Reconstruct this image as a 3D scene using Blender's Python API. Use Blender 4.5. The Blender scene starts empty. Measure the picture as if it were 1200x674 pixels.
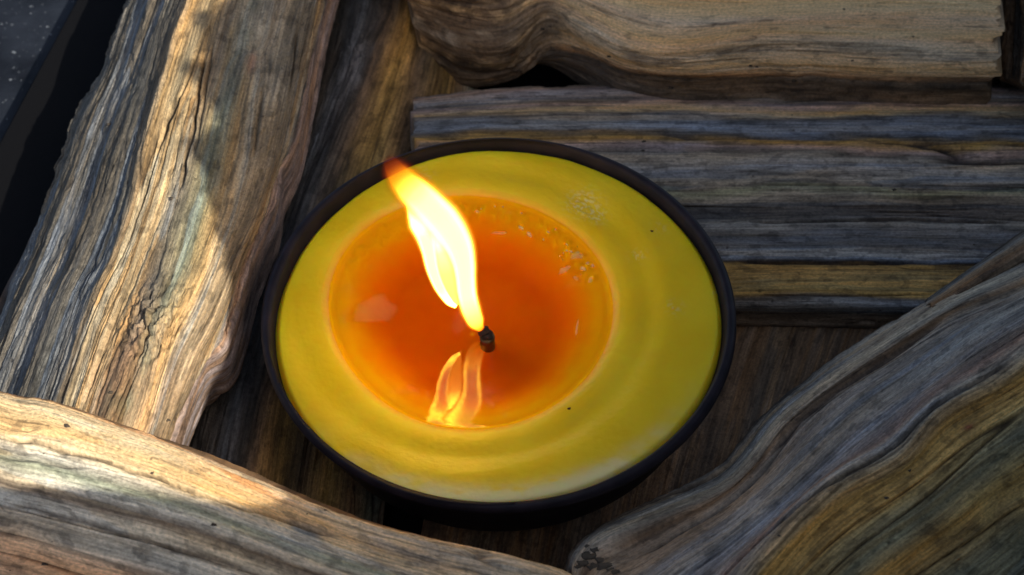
import bpy, math
import numpy as np
from mathutils import Vector, Matrix

SC = bpy.context.scene
COL = SC.collection
rng = np.random.RandomState(7)

# ------------------------------------------------------------------ camera
ZR = 0.10                                    # height of the bowl's rim above the paving
F_PX = 50 / 36 * 1200
EL, ROLL = math.radians(51.19), math.radians(-1.394)
CAM = np.array([0.00570, -0.33335, 0.42394 + ZR])
FW = np.array([0, math.cos(EL), -math.sin(EL)])
_r = np.array([1, 0, 0.]); _u = np.cross(_r, FW)
RT = _r * math.cos(ROLL) + _u * math.sin(ROLL)
UP = -_r * math.sin(ROLL) + _u * math.cos(ROLL)

def ray(px, py):
    return FW + RT * ((px - 600) / F_PX) + UP * (-(py - 337) / F_PX)
def at(px, py, z):
    d = ray(px, py); return CAM + d * ((z - CAM[2]) / d[2])
def at_y(px, py, y):
    d = ray(px, py); return CAM + d * ((y - CAM[1]) / d[1])

# ------------------------------------------------------------------ numpy noise
def _hash(ix, iy, seed):
    h = (ix.astype(np.int64) * 374761393 + iy.astype(np.int64) * 668265263 + seed * 1442695041) & 0xffffffff
    h = ((h ^ (h >> 13)) * 1274126177) & 0xffffffff
    h = ((h ^ (h >> 16)) * 2246822519) & 0xffffffff
    return ((h ^ (h >> 15)) & 0xffffff) / float(0xffffff)
def perlin(x, y, seed=0):
    ix = np.floor(x); iy = np.floor(y); fx = x - ix; fy = y - iy
    u = fx * fx * fx * (fx * (fx * 6 - 15) + 10); v = fy * fy * fy * (fy * (fy * 6 - 15) + 10)
    def g(a, b):
        an = _hash(ix + a, iy + b, seed) * 2 * np.pi
        return np.cos(an) * (fx - a) + np.sin(an) * (fy - b)
    return ((g(0, 0) * (1 - u) + g(1, 0) * u) * (1 - v) + (g(0, 1) * (1 - u) + g(1, 1) * u) * v) * 1.5
def fbm(x, y, seed=0, octs=4, gain=.5):
    a = 1.; s = 0.
    for i in range(octs):
        s = s + a * perlin(x * 2 ** i, y * 2 ** i, seed + i * 17); a *= gain
    return s
def smooth(a, b, x):
    t = np.clip((x - a) / (b - a), 0, 1); return t * t * (3 - 2 * t)

# ------------------------------------------------------------------ mesh helpers
def mesh_obj(name, verts, faces, mat, parent=None, col=None, uv=None, smooth_sh=True, alpha=None):
    verts = np.asarray(verts, dtype=np.float32)
    me = bpy.data.meshes.new(name)
    if isinstance(faces, np.ndarray):
        nf, k = faces.shape
        me.vertices.add(len(verts)); me.vertices.foreach_set('co', verts.ravel())
        me.loops.add(nf * k); me.loops.foreach_set('vertex_index', faces.astype(np.int32).ravel())
        me.polygons.add(nf); me.polygons.foreach_set('loop_start', (np.arange(nf) * k).astype(np.int32))
        me.polygons.foreach_set('loop_total', np.full(nf, k, dtype=np.int32))
        me.update(calc_edges=True)
    else:
        me.from_pydata([tuple(v) for v in verts], [], faces); me.update()
        import bmesh
        b_ = bmesh.new(); b_.from_mesh(me); bmesh.ops.recalc_face_normals(b_, faces=b_.faces[:]); b_.to_mesh(me); b_.free()
    me.validate()
    if col is not None:
        a = me.color_attributes.new('Col', 'FLOAT_COLOR', 'POINT')
        c = np.ones((len(verts), 4), np.float32); c[:, :col.shape[1]] = col
        a.data.foreach_set('color', c.ravel())
    if uv is not None:
        l = me.uv_layers.new(name='UV')
        vi = np.zeros(len(me.loops), np.int32); me.loops.foreach_get('vertex_index', vi)
        l.data.foreach_set('uv', np.asarray(uv, np.float32)[vi].ravel())
    if smooth_sh: me.polygons.foreach_set('use_smooth', np.ones(len(me.polygons), bool))
    me.materials.append(mat)
    o = bpy.data.objects.new(name, me); COL.objects.link(o)
    if parent is not None: o.parent = parent
    return o
def tag(o, label=None, cat=None, group=None, kind=None):
    if label: o['label'] = label
    if cat: o['category'] = cat
    if group: o['group'] = group
    if kind: o['kind'] = kind
    return o
def grid_faces(nr, nc, closed=False):
    i = np.arange(nr - 1)[:, None]; j = np.arange(nc if closed else nc - 1)[None, :]
    jn = (j + 1) % nc
    return np.stack([i * nc + j, i * nc + jn, (i + 1) * nc + jn, (i + 1) * nc + j], -1).reshape(-1, 4)

# ------------------------------------------------------------------ materials
def new_mat(name):
    m = bpy.data.materials.new(name); m.use_nodes = True
    nt = m.node_tree; nt.nodes.clear()
    out = nt.nodes.new('ShaderNodeOutputMaterial'); return m, nt, out
def N(nt, typ, **kw):
    n = nt.nodes.new(typ)
    for k, v in kw.items():
        if k in n.inputs.keys(): n.inputs[k].default_value = v
        else: setattr(n, k, v)
    return n

def wood_mat():
    m, nt, out = new_mat('weathered_wood'); L = nt.links.new
    b = N(nt, 'ShaderNodeBsdfPrincipled', Roughness=.72); b.inputs['Specular IOR Level'].default_value = .35
    vc = N(nt, 'ShaderNodeVertexColor', layer_name='Col')
    uv = N(nt, 'ShaderNodeUVMap', uv_map='UV')
    mp = N(nt, 'ShaderNodeMapping'); mp.inputs['Scale'].default_value = (55, 1500, 1); L(uv.outputs[0], mp.inputs[0])
    n1 = N(nt, 'ShaderNodeTexNoise', Scale=1., Detail=4., Roughness=.6); L(mp.outputs[0], n1.inputs['Vector'])
    mp2 = N(nt, 'ShaderNodeMapping'); mp2.inputs['Scale'].default_value = (620, 1050, 1); L(uv.outputs[0], mp2.inputs[0])
    n2 = N(nt, 'ShaderNodeTexNoise', Scale=1., Detail=3., Roughness=.7); L(mp2.outputs[0], n2.inputs['Vector'])
    mul = N(nt, 'ShaderNodeMapRange'); mul.inputs[1].default_value = .3; mul.inputs[2].default_value = .7
    mul.inputs[3].default_value = .70; mul.inputs[4].default_value = 1.25; L(n1.outputs[0], mul.inputs[0])
    mul2 = N(nt, 'ShaderNodeMapRange'); mul2.inputs[1].default_value = .28; mul2.inputs[2].default_value = .66
    mul2.inputs[3].default_value = .62; mul2.inputs[4].default_value = 1.28; L(n2.outputs[0], mul2.inputs[0])
    mm = N(nt, 'ShaderNodeMath', operation='MULTIPLY'); L(mul.outputs[0], mm.inputs[0]); L(mul2.outputs[0], mm.inputs[1])
    vm = N(nt, 'ShaderNodeVectorMath', operation='SCALE'); L(vc.outputs[0], vm.inputs[0]); L(mm.outputs[0], vm.inputs['Scale'])
    L(vm.outputs[0], b.inputs['Base Color'])
    ad = N(nt, 'ShaderNodeMath', operation='ADD'); L(n1.outputs[0], ad.inputs[0]); L(n2.outputs[0], ad.inputs[1])
    bp = N(nt, 'ShaderNodeBump', Strength=.9, Distance=.0007); L(ad.outputs[0], bp.inputs['Height']); L(bp.outputs[0], b.inputs['Normal'])
    L(b.outputs[0], out.inputs[0]); return m
WOOD = wood_mat()

# ------------------------------------------------------------------ logs
GRAY = (.29, .265, .22); LGRAY = (.41, .38, .31); BLUE = (.215, .222, .225); DBLUE = (.125, .135, .145)
TAN = (.50, .37, .20); CREAM = (.60, .50, .33); OCH = (.42, .25, .065); ORG = (.46, .21, .055)
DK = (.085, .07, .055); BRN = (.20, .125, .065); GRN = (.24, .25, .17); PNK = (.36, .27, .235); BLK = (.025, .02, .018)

def resample(P, n):
    P = np.asarray(P, float)
    # gentle smoothing through the points (Catmull-Rom), then even spacing
    Q = []
    E = np.vstack([2 * P[0] - P[1], P, 2 * P[-1] - P[-2]])
    for i in range(1, len(E) - 2):
        t = np.linspace(0, 1, 24, endpoint=False)[:, None]
        a, b, c, d = E[i - 1], E[i], E[i + 1], E[i + 2]
        Q.append(.5 * (2 * b + (c - a) * t + (2 * a - 5 * b + 4 * c - d) * t ** 2 + (3 * b - a - 3 * c + d) * t ** 3))
    Q = np.vstack(Q + [P[-1:]])
    s = np.r_[0, np.cumsum(np.linalg.norm(np.diff(Q, axis=0), axis=1))]
    x = np.linspace(0, s[-1], n)
    return np.stack([np.interp(x, s, Q[:, k]) for k in range(3)], 1)

def build_log(label, rails, zbot, inset, stripes, ns=500, seed=1, amp=1.0, crack=1.0, freq=1.0, knots=(), blobs=(),
              warp=1.0, dens=2600, jag=.0012, endjit=.004, cat='log', name='split_log', group='split firewood pieces around the candle',
              cracks=(), bright=1.0, dots=1.0, tonal=1.0, curl=None):
    """rails: list of (list of (px,py), z or list of z) from one side of the visible face to the other;
       stripes: list of (u 0..1 over the rails, colour)"""
    R = []
    for pts, z in rails:
        zs = z if hasattr(z, '__len__') else [z] * len(pts)
        R.append(resample([at(p[0], p[1], zz) for p, zz in zip(pts, zs)], ns))
    R = np.array(R)                                           # K, ns, 3
    K = len(R)
    first, last = R[0], R[-1]
    side = first - last; side[:, 2] = 0; wid = np.linalg.norm(side, axis=1, keepdims=True); side = side / wid
    def low(P, sgn, z, ins):
        Q = P + side * sgn * ins; Q = Q.copy(); Q[:, 2] = np.minimum(z, P[:, 2] - .004); return Q
    zm0 = first[:, 2] * .35 + zbot * .65; zm1 = last[:, 2] * .35 + zbot * .65
    bottom = [low(last, 1, zm1, inset * .15), low(last, 1, zbot, inset), low(first, -1, zbot, inset), low(first, -1, zm0, inset * .15)]
    A = np.concatenate([R, np.array(bottom)], 0); M = len(A)
    # columns across
    cols = []; us = []
    for i in range(M):
        a, b, c, d = A[(i - 1) % M], A[i], A[(i + 1) % M], A[(i + 2) % M]
        top = i < K - 1
        w = np.linalg.norm(c - b, axis=1).mean()
        n = max(3, int(w * (dens if top else 1100)))
        if top and 0 < i < K - 2:
            m0, m1 = (c - a) / 2, (d - b) / 2
        elif top and i == 0 and K > 2:
            m0, m1 = (c - b), (d - b) / 2
        elif top and K > 2:
            m0, m1 = (c - a) / 2, (c - b)
        else:
            m0 = m1 = c - b
        for k in range(n):
            t = k / n
            cols.append((2 * t ** 3 - 3 * t ** 2 + 1) * b + (t ** 3 - 2 * t ** 2 + t) * m0 + (-2 * t ** 3 + 3 * t ** 2) * c + (t ** 3 - t ** 2) * m1)
            us.append(((i + t) / (K - 1)) if top else (1 + (i - K + 1 + t)))
    G = np.array(cols).transpose(1, 0, 2)                     # ns, nc, 3
    us = np.array(us); nc = len(us)
    dS = np.linalg.norm(np.diff(G, axis=0), axis=2).mean(1); S = np.r_[0, np.cumsum(dS)][:, None] * np.ones((1, nc))
    dT = np.linalg.norm(np.diff(G, axis=1), axis=2).mean(0); T = np.r_[0, np.cumsum(dT)][None, :] * np.ones((ns, 1))
    U = us[None, :] * np.ones((ns, 1))
    # projected pixel of every base point, only used to find where a knot or stain sits
    V = G - CAM; dd = V @ FW; PX = 600 + F_PX * (V @ RT) / dd; PY = 337 - F_PX * (V @ UP) / dd
    topm = (us <= 1.0)[None, :]
    def near(px, py):
        q = (PX - px) ** 2 + (PY - py) ** 2 + (~topm) * 1e6
        i, j = np.unravel_index(np.argmin(q), q.shape); return S[i, j], T[i, j], G[i, j]
    # grain coordinates
    Tw = T + warp * (.0030 * fbm(S * 4, T * 12, seed + 5, 2) + .00035 * fbm(S * 22, T * 60, seed + 9, 2))
    kn = np.zeros_like(S); kmask = np.zeros_like(S)
    for (px, py, rad, am) in knots:
        s0, t0, g0 = near(px, py)
        ds, dt = (S - s0) / 1.5, T - t0
        r2 = (ds ** 2 + dt ** 2) / rad ** 2; e = np.exp(-r2)
        Tw = Tw + np.tanh(dt / rad * 1.4) * rad * .45 * np.exp(-r2 / 1.6)
        ang = np.sqrt(r2) * 7 + .8 * fbm(S * 150, T * 150, seed + 3, 3)
        kn += am * e * (.8 + 1.0 * fbm(S * 220, T * 330, seed + 31, 4) + .25 * np.sin(ang)); kmask = np.maximum(kmask, e)
    f = freq
    r1 = fbm(S * 2.6, Tw * 95 * f, seed + 11, 3)
    r2_ = fbm(S * 5.5, Tw * 300 * f, seed + 12, 3)
    r3 = fbm(S * 14, Tw * 850 * f, seed + 13, 2)
    # layered steps, as where a fibre bundle was torn off
    q = fbm(S * 3.0, Tw * 62 * f, seed + 21, 3) * 3.0 + .35 * fbm(S * 28, T * 170, seed + 22, 3)
    st = np.floor(q) + smooth(.42, .58, q - np.floor(q))
    lid = np.floor(q + .5); ub = smooth(.42, .58, q + .5 - np.floor(q + .5))
    def lay(k): return (_hash(lid - 1, lid * 0 + k, seed) * (1 - ub) + _hash(lid, lid * 0 + k, seed) * ub)
    region = .35 + .9 * smooth(-.3, .45, fbm(S * 7, T * 28, seed + 15, 3))
    disp = amp * (.0006 * r1 + region * (.0006 * (.5 - np.abs(r2_)) + .00022 * r3) + .00065 * st + .00022 * fbm(S * 160, T * 300, seed + 16, 4))
    # long drying cracks: thin bands where a slow noise crosses zero
    cn = fbm(S * 2.5, Tw * 48 * f, seed + 41, 2); cw = np.abs(cn) / .028
    gate = smooth(-.05, .3, fbm(S * 9, T * 25, seed + 43, 2))
    ck = np.exp(-cw ** 2) * gate * crack
    cn2 = fbm(S * 4.5, Tw * 120 * f, seed + 51, 2); ck2 = np.exp(-(np.abs(cn2) / .03) ** 2) * smooth(0, .35, fbm(S * 13, T * 60, seed + 53, 2)) * crack
    for (pts, w, dep) in cracks:                               # cracks seen in the wood at given places
        P = np.array([near(*p)[:2] for p in pts]); order = np.argsort(P[:, 0]); P = P[order]
        tc = np.interp(S[:, 0], P[:, 0], P[:, 1])[:, None] + .0006 * fbm(S * 60, S * 0 + 3, seed + 61, 3)
        ends = smooth(P[0, 0], P[0, 0] + .01, S) * (1 - smooth(P[-1, 0] - .01, P[-1, 0], S))
        ck = np.maximum(ck, dep * ends * np.exp(-((T - tc) / w) ** 2))
    disp = disp - .0022 * ck - .0010 * ck2 + kn
    # worm-eaten pits and dots
    pit = smooth(.74, .86, perlin(S * 330, T * 420, seed + 71)) * smooth(0, .4, fbm(S * 30, T * 40, seed + 72, 2)) * dots
    disp = disp - .0006 * pit
    if curl is not None: disp = disp + curl(S, T, U, PX, PY)
    # edges ragged
    e0 = np.exp(-(U / .05) ** 2) + np.exp(-((U - 1) / .05) ** 2)
    disp = disp - e0 * jag * np.abs(fbm(S * 38, T * 25, seed + 81, 5, .6))
    dG1 = np.gradient(G, axis=0); dG2 = np.gradient(G, axis=1)
    Nn = np.cross(dG1, dG2); Nn /= np.linalg.norm(Nn, axis=2, keepdims=True) + 1e-12
    cen = G.mean(1, keepdims=True)
    if ((G - cen) * Nn).sum() < 0: Nn = -Nn
    H = G + Nn * disp[..., None]
    ax = dG1 / (np.linalg.norm(dG1, axis=2, keepdims=True) + 1e-12)
    L = S[-1, 0]
    jit = endjit * fbm(Tw * 130, Tw * 0 + 1, seed + 91, 4)
    wE = np.exp(-(S / .012) ** 2) ; wE2 = np.exp(-((L - S) / .012) ** 2)
    H = H + ax * (jit * (wE - wE2))[..., None]
    # colour: stripes across, carried along the warped grain
    Uw = U + .018 * fbm(S * 14, T * 60, seed + 101, 3) + (Tw - T) * (1.0 / max(T[0, us <= 1].max(), .01)) * .9
    ks = np.array([s[0] for s in stripes]); cs = np.array([s[1] for s in stripes])
    C = np.stack([np.interp(np.clip(Uw, 0, 1), ks, cs[:, k]) for k in range(3)], -1)
    # weather tones that drift along the log
    g1 = fbm(S * 4, Tw * 110 * f, seed + 111, 3)[..., None]; g2 = fbm(S * 10, Tw * 260 * f, seed + 112, 3)[..., None]
    C = C * (1 + tonal * (.30 * g1 + .24 * g2 * region[..., None]))
    lb = lay(5)[..., None] - .5; lw = lay(9)[..., None] - .5
    C = C * (1 + .55 * tonal * lb) * (1 + .35 * tonal * lw * np.array([1, .25, -.9]))
    riser = np.exp(-((q - np.floor(q) - .5) / .09) ** 2)[..., None] * smooth(-.3, .5, fbm(S * 12, T * 60, seed + 24, 2))[..., None]
    C = C * (1 - .45 * riser)
    tint = fbm(S * 10, Tw * 70, seed + 113, 2)[..., None]
    C = C * (1 + .14 * np.clip(tint, -1, 1) * np.array([1, .15, -1.0]))
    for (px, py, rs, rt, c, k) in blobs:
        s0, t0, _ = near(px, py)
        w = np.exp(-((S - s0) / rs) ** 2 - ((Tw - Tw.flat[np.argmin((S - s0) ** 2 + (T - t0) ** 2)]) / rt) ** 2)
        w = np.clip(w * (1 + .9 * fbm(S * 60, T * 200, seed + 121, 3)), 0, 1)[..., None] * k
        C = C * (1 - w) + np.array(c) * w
    ln = np.exp(-(perlin(S * 6, Tw * 330 * f + 2 * perlin(S * 3, Tw * 40, seed + 30), seed + 140) / .07) ** 2) * smooth(-.1, .35, fbm(S * 16, T * 70, seed + 141, 3))
    C = C * (1 - .38 * ln[..., None])
    gap = smooth(.30, .5, fbm(S * 120, T * 260, seed + 142, 3))[..., None]; C = C * (1 - .35 * gap)
    dark = np.clip(.85 * ck + .6 * ck2 + .55 * pit, 0, .92)[..., None]
    C = C * (1 - dark) + np.array(BLK) * dark
    C = C * (1 + .30 * np.clip(r3, -1, 1)[..., None])
    C = C * np.array([1.10, 1.0, .86]) * bright * (1 + .35 * np.clip(fbm(S * 45, T * 110, seed + 131, 4), -1, .8)[..., None])
    C = np.maximum(C, .008); C = C * np.minimum(1, .80 / C.max(-1, keepdims=True))
    verts = H.reshape(-1, 3); cc = C.reshape(-1, 3); uv = np.stack([S, Tw], -1).reshape(-1, 2)
    faces = grid_faces(ns, nc, True)
    # closed ends: two inner rings and a centre
    vs = [verts]; cl = [cc]; uvl = [uv]; fs = [faces]; base = len(verts)
    for (row, flip) in ((0, False), (ns - 1, True)):
        ring = np.arange(nc) + row * nc; prev = ring
        c0 = H[row].mean(0)
        for kk, q in enumerate((.66, .33, .04)):
            pos = c0 + (H[row] - c0) * q + ax[row] * (.0012 * fbm(T[row] * 300, T[row] * 0 + kk, seed + kk, 3))[:, None]
            vs.append(pos); rr = (1 + .4 * fbm(T[row] * 200, T[row] * 0 + kk, seed + 7 + kk, 2))[:, None]
            cl.append(np.clip(C[row].mean(0) * .8 * rr, .01, .8)); uvl.append(pos[:, [1, 2]])
            idx = base + np.arange(nc); base += nc
            nx = np.roll(np.arange(nc), -1)
            fq = np.stack([prev, idx, idx[nx], prev[nx]], -1); fs.append(fq if not flip else fq[:, ::-1]); prev = idx
    ob = mesh_obj(name, np.vstack(vs), np.vstack(fs), WOOD, col=np.vstack(cl), uv=np.vstack(uvl))
    return tag(ob, label, cat, group)

# --- A: the big weathered piece on the left
build_log('broad weathered grey and tan split log with a knot, left of the bowl',
    [([(215,-150),(150,0),(120,80),(92,130),(60,215),(30,290),(0,350),(-45,470),(-75,560)], [.060]*6+[.060-.002,.060-.009,.060-.015]),
     ([(225,-150),(165,0),(138,80),(112,140),(85,215),(55,295),(25,365),(-15,470),(-45,560)], [.077]*6+[.077-.002,.077-.009,.077-.015]),
     ([(280,-150),(215,0),(178,120),(157,192),(146,242),(124,303),(103,345),(72,440),(40,540)], [.1005]*6+[.1005-.002,.1005-.009,.1005-.015]),
     ([(300,-150),(240,0),(200,120),(180,200),(166,250),(146,310),(125,360),(95,450),(66,550)], [.1045]*6+[.1045-.002,.1045-.009,.1045-.015]),
     ([(350,-150),(300,0),(262,130),(240,220),(220,290),(200,350),(180,400),(150,480),(120,570)], [.108]*6+[.108-.002,.108-.009,.108-.015]),
     ([(405,-150),(360,0),(325,150),(300,240),(275,300),(248,370),(222,420),(192,500),(155,590)], [.103]*6+[.103-.002,.103-.009,.103-.015]),
     ([(425,-150),(382,0),(352,150),(330,200),(322,242),(296,300),(268,396),(236,430),(204,515),(170,605)], [.094]*6+[.094-.002,.094-.009,.094-.015])],
    .050, .012,
    [(0,BLUE),(.12,DBLUE),(.2,BLUE),(.30,DBLUE),(.36,GRAY),(.42,TAN),(.50,CREAM),(.56,TAN),(.60,GRAY),(.66,GRN),(.72,TAN),(.78,LGRAY),(.86,GRAY),(.92,TAN),(.96,BLUE),(1,PNK)],
    ns=760, seed=3, amp=1.0, jag=.002, bright=.72, knots=[(183,378,.011,.0026),(298,62,.005,.0006)], warp=1.0,
    cracks=[([(240,60),(228,150),(218,190),(213,226)],.0008,1.0),([(252,50),(236,140),(226,190)],.0006,.7),([(310,100),(303,140),(296,190)],.0006,.6)],
    blobs=[(296,72,.005,.002,(.42,.13,.05),.9),(150,460,.03,.02,(.42,.20,.10),.35),(185,340,.015,.005,BLUE,.4),(300,30,.04,.012,LGRAY,.6)])
# --- B: the dark piece below, between A and the bowl
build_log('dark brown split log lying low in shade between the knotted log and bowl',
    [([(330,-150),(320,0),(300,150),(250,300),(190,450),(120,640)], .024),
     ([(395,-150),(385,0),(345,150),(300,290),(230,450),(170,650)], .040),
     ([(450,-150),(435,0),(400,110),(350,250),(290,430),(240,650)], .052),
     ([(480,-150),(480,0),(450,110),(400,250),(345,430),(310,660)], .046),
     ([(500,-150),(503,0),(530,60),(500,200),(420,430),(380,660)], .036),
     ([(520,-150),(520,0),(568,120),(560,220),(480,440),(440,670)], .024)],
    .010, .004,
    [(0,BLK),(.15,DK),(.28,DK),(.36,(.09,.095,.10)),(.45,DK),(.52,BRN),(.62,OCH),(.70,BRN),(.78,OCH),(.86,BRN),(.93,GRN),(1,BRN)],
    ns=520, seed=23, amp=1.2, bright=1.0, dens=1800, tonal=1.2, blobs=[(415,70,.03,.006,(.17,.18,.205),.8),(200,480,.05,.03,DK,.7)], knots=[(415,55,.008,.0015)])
# --- D: the horizontal striped piece behind the bowl
def row(y, dy=0, w=()):
    xs = [486, 560, 640, 740, 860, 1000, 1180, 1420]; off = [14, 6, 1, 0, 0, 0, 0, 2]
    k = max(0, 1 - (y - 100) / 60)
    return [(x, y + o * k + dy * (x - 860) / 500) for x, o in zip(xs, off)]
def uy(y): 
    ys = [100, 108, 140, 180, 232, 258, 290, 308, 345, 362, 378]; return float(np.interp(y, ys, np.linspace(0, 1, len(ys))))
build_log('straight grey and ochre striped split log lying level behind the bowl',
    [(row(100), .046), (row(108), .053), (row(140), .058), (row(180), .060), (row(232), .056), (row(258), .052), (row(290), .052), (row(308), .050), (row(345, 6), .050), (row(362, 8), .043), (row(378, 8), .034)],
    .028, .004,
    [(uy(y), c) for y, c in [(100,(.15,.135,.115)),(104,PNK),(113,(.30,.27,.25)),(119,(.15,.135,.115)),(124,PNK),(132,TAN),(138,(.15,.135,.115)),(144,BLUE),(158,(.24,.27,.31)),(162,(.15,.135,.115)),(167,OCH),(176,PNK),(184,(.15,.135,.115)),(190,GRAY),(200,(.25,.25,.25)),(213,GRAY),(217,(.15,.135,.115)),(224,GRN),(233,GRAY),(238,(.15,.135,.115)),(250,(.13,.12,.11)),(258,(.15,.135,.115)),(263,GRAY),(268,(.15,.135,.115)),(276,(.15,.15,.15)),(284,(.15,.135,.115)),(291,BLUE),(303,(.28,.31,.34)),(307,BLK),(311,OCH),(325,(.40,.26,.09)),(341,OCH),(346,(.15,.135,.115)),(350,(.24,.24,.23)),(360,(.19,.19,.18)),(366,(.10,.09,.08)),(378,(.13,.11,.09))]],
    ns=760, seed=37, amp=.5, bright=1.45, warp=.85, dens=3400, tonal=.75, dots=1.2,
    blobs=[(800,112,.018,.002,(.5,.36,.3),.7),(860,133,.02,.0012,(.6,.52,.42),.8),(980,132,.03,.002,OCH,.7),(760,330,.05,.01,OCH,.5),(1170,180,.0015,.0012,BLK,1.)],
    cracks=[([(500,163),(800,162),(1100,164),(1195,163)],.0005,.5),([(860,307),(1000,308),(1110,307)],.0008,1.),([(880,262),(1050,258),(1190,262)],.0007,.8),([(880,216),(1050,217),(1190,216)],.0005,.45),([(880,346),(1000,347),(1100,346)],.0005,.5)])
# --- C: the bent piece along the top
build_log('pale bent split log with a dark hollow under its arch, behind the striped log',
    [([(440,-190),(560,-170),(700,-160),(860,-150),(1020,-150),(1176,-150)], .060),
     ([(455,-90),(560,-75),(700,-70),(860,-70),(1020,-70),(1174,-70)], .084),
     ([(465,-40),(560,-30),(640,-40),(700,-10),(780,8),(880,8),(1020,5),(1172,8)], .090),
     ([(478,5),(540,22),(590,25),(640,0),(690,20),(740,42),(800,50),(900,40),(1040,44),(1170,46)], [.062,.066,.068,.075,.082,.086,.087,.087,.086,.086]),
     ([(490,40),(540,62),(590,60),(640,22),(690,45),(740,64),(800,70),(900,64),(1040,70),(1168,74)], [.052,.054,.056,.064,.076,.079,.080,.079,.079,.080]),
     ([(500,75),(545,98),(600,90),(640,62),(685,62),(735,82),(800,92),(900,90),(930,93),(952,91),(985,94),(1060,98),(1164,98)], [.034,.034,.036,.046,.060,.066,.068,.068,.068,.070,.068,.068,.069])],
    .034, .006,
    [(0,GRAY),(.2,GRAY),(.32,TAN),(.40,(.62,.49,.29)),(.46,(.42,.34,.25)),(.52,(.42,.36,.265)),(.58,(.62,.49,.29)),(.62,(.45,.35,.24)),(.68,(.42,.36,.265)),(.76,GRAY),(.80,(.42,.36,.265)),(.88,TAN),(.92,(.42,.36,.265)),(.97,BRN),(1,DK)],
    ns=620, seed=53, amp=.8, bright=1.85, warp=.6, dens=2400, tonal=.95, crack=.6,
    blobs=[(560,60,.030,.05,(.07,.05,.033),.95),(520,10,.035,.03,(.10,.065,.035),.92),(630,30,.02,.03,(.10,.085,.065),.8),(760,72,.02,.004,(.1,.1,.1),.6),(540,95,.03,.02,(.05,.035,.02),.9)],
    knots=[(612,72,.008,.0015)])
# --- E: bark piece in the top right corner
build_log('dark bark covered log right of the pale bent log, in the top right corner',
    [([(1172,-150),(1180,-60),(1180,20),(1176,92)], .050), ([(1200,-150),(1205,-60),(1205,20),(1200,95)], .080),
     ([(1260,-150),(1265,-60),(1270,20),(1262,95)], .092), ([(1340,-150),(1345,-60),(1350,20),(1345,95)], .070)],
    .012, .004, [(0,DK),(.3,BRN),(.5,DK),(.8,BRN),(1,DK)], ns=260, seed=67, amp=2.0, dens=1500, warp=2, tonal=1.2)
# --- H: low brown board on the right under D and F
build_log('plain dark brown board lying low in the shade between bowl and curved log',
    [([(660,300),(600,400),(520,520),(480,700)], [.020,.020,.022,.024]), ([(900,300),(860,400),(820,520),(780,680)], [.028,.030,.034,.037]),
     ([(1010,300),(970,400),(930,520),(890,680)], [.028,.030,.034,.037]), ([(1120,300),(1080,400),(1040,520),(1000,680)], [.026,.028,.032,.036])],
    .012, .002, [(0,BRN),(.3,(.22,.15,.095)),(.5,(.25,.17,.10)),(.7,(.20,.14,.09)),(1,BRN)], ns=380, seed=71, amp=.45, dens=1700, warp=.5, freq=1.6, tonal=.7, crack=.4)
# --- F: the large bent piece in the lower right
build_log('large curved split log with blue grey crest and ochre flank, lower right',
    [([(662,668),(668,646),(692,622),(760,588),(800,570),(840,548),(870,515),(902,480),(960,433),(1020,393),(1080,358),(1112,341),(1210,296),(1340,225)], .078),
     ([(672,672),(684,650),(712,628),(775,602),(845,572),(880,541),(916,494),(968,452),(1036,406),(1112,358),(1220,308),(1350,236)], .089),
     ([(690,690),(705,668),(745,648),(800,616),(845,590),(890,550),(938,495),(985,455),(1044,417),(1118,370),(1228,322),(1360,246)], .0915),
     ([(735,740),(770,700),(800,676),(850,640),(905,595),(960,545),(1010,500),(1060,462),(1110,425),(1150,395),(1235,345),(1370,275)], .106),
     ([(800,780),(820,730),(850,700),(880,660),(940,596),(985,560),(1045,526),(1080,490),(1110,466),(1160,440),(1240,390),(1380,315)], .114),
     ([(860,800),(885,760),(905,730),(935,700),(985,650),(1030,615),(1080,580),(1120,548),(1150,525),(1200,492),(1270,450),(1400,380)], .113),
     ([(950,860),(975,820),(1000,790),(1040,750),(1080,712),(1120,680),(1160,650),(1200,618),(1230,600),(1270,570),(1330,530),(1440,460)], .106),
     ([(1050,960),(1075,930),(1100,900),(1140,860),(1180,820),(1220,790),(1260,760),(1300,730),(1330,700),(1370,660),(1420,620),(1520,550)], .085)],
    .038, .010,
    [(0,DK),(.03,GRAY),(.07,BLUE),(.11,LGRAY),(.16,GRAY),(.24,BRN),(.29,(.22,.19,.15)),(.34,(.20,.19,.18)),(.40,BLUE),(.48,(.2,.2,.21)),(.53,(.21,.16,.15)),(.555,(.32,.31,.29)),(.59,(.33,.27,.18)),(.63,OCH),(.70,(.36,.26,.10)),(.75,GRN),(.79,OCH),(.86,GRN),(.93,(.14,.13,.08)),(1,DK)],
    ns=760, seed=89, amp=.6, bright=1.25, warp=.5, dens=2300, tonal=.6,
    blobs=[(690,645,.012,.01,LGRAY,.5),(1135,500,.002,.001,(.25,.06,.03),.9),(1180,580,.03,.01,(.40,.30,.10),.5)],
    cracks=[([(745,655),(845,592),(890,552),(936,488),(1044,414),(1112,368)],.0013,.8),([(830,690),(985,562),(1045,528),(1110,468),(1190,420)],.0009,.7)])
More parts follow.
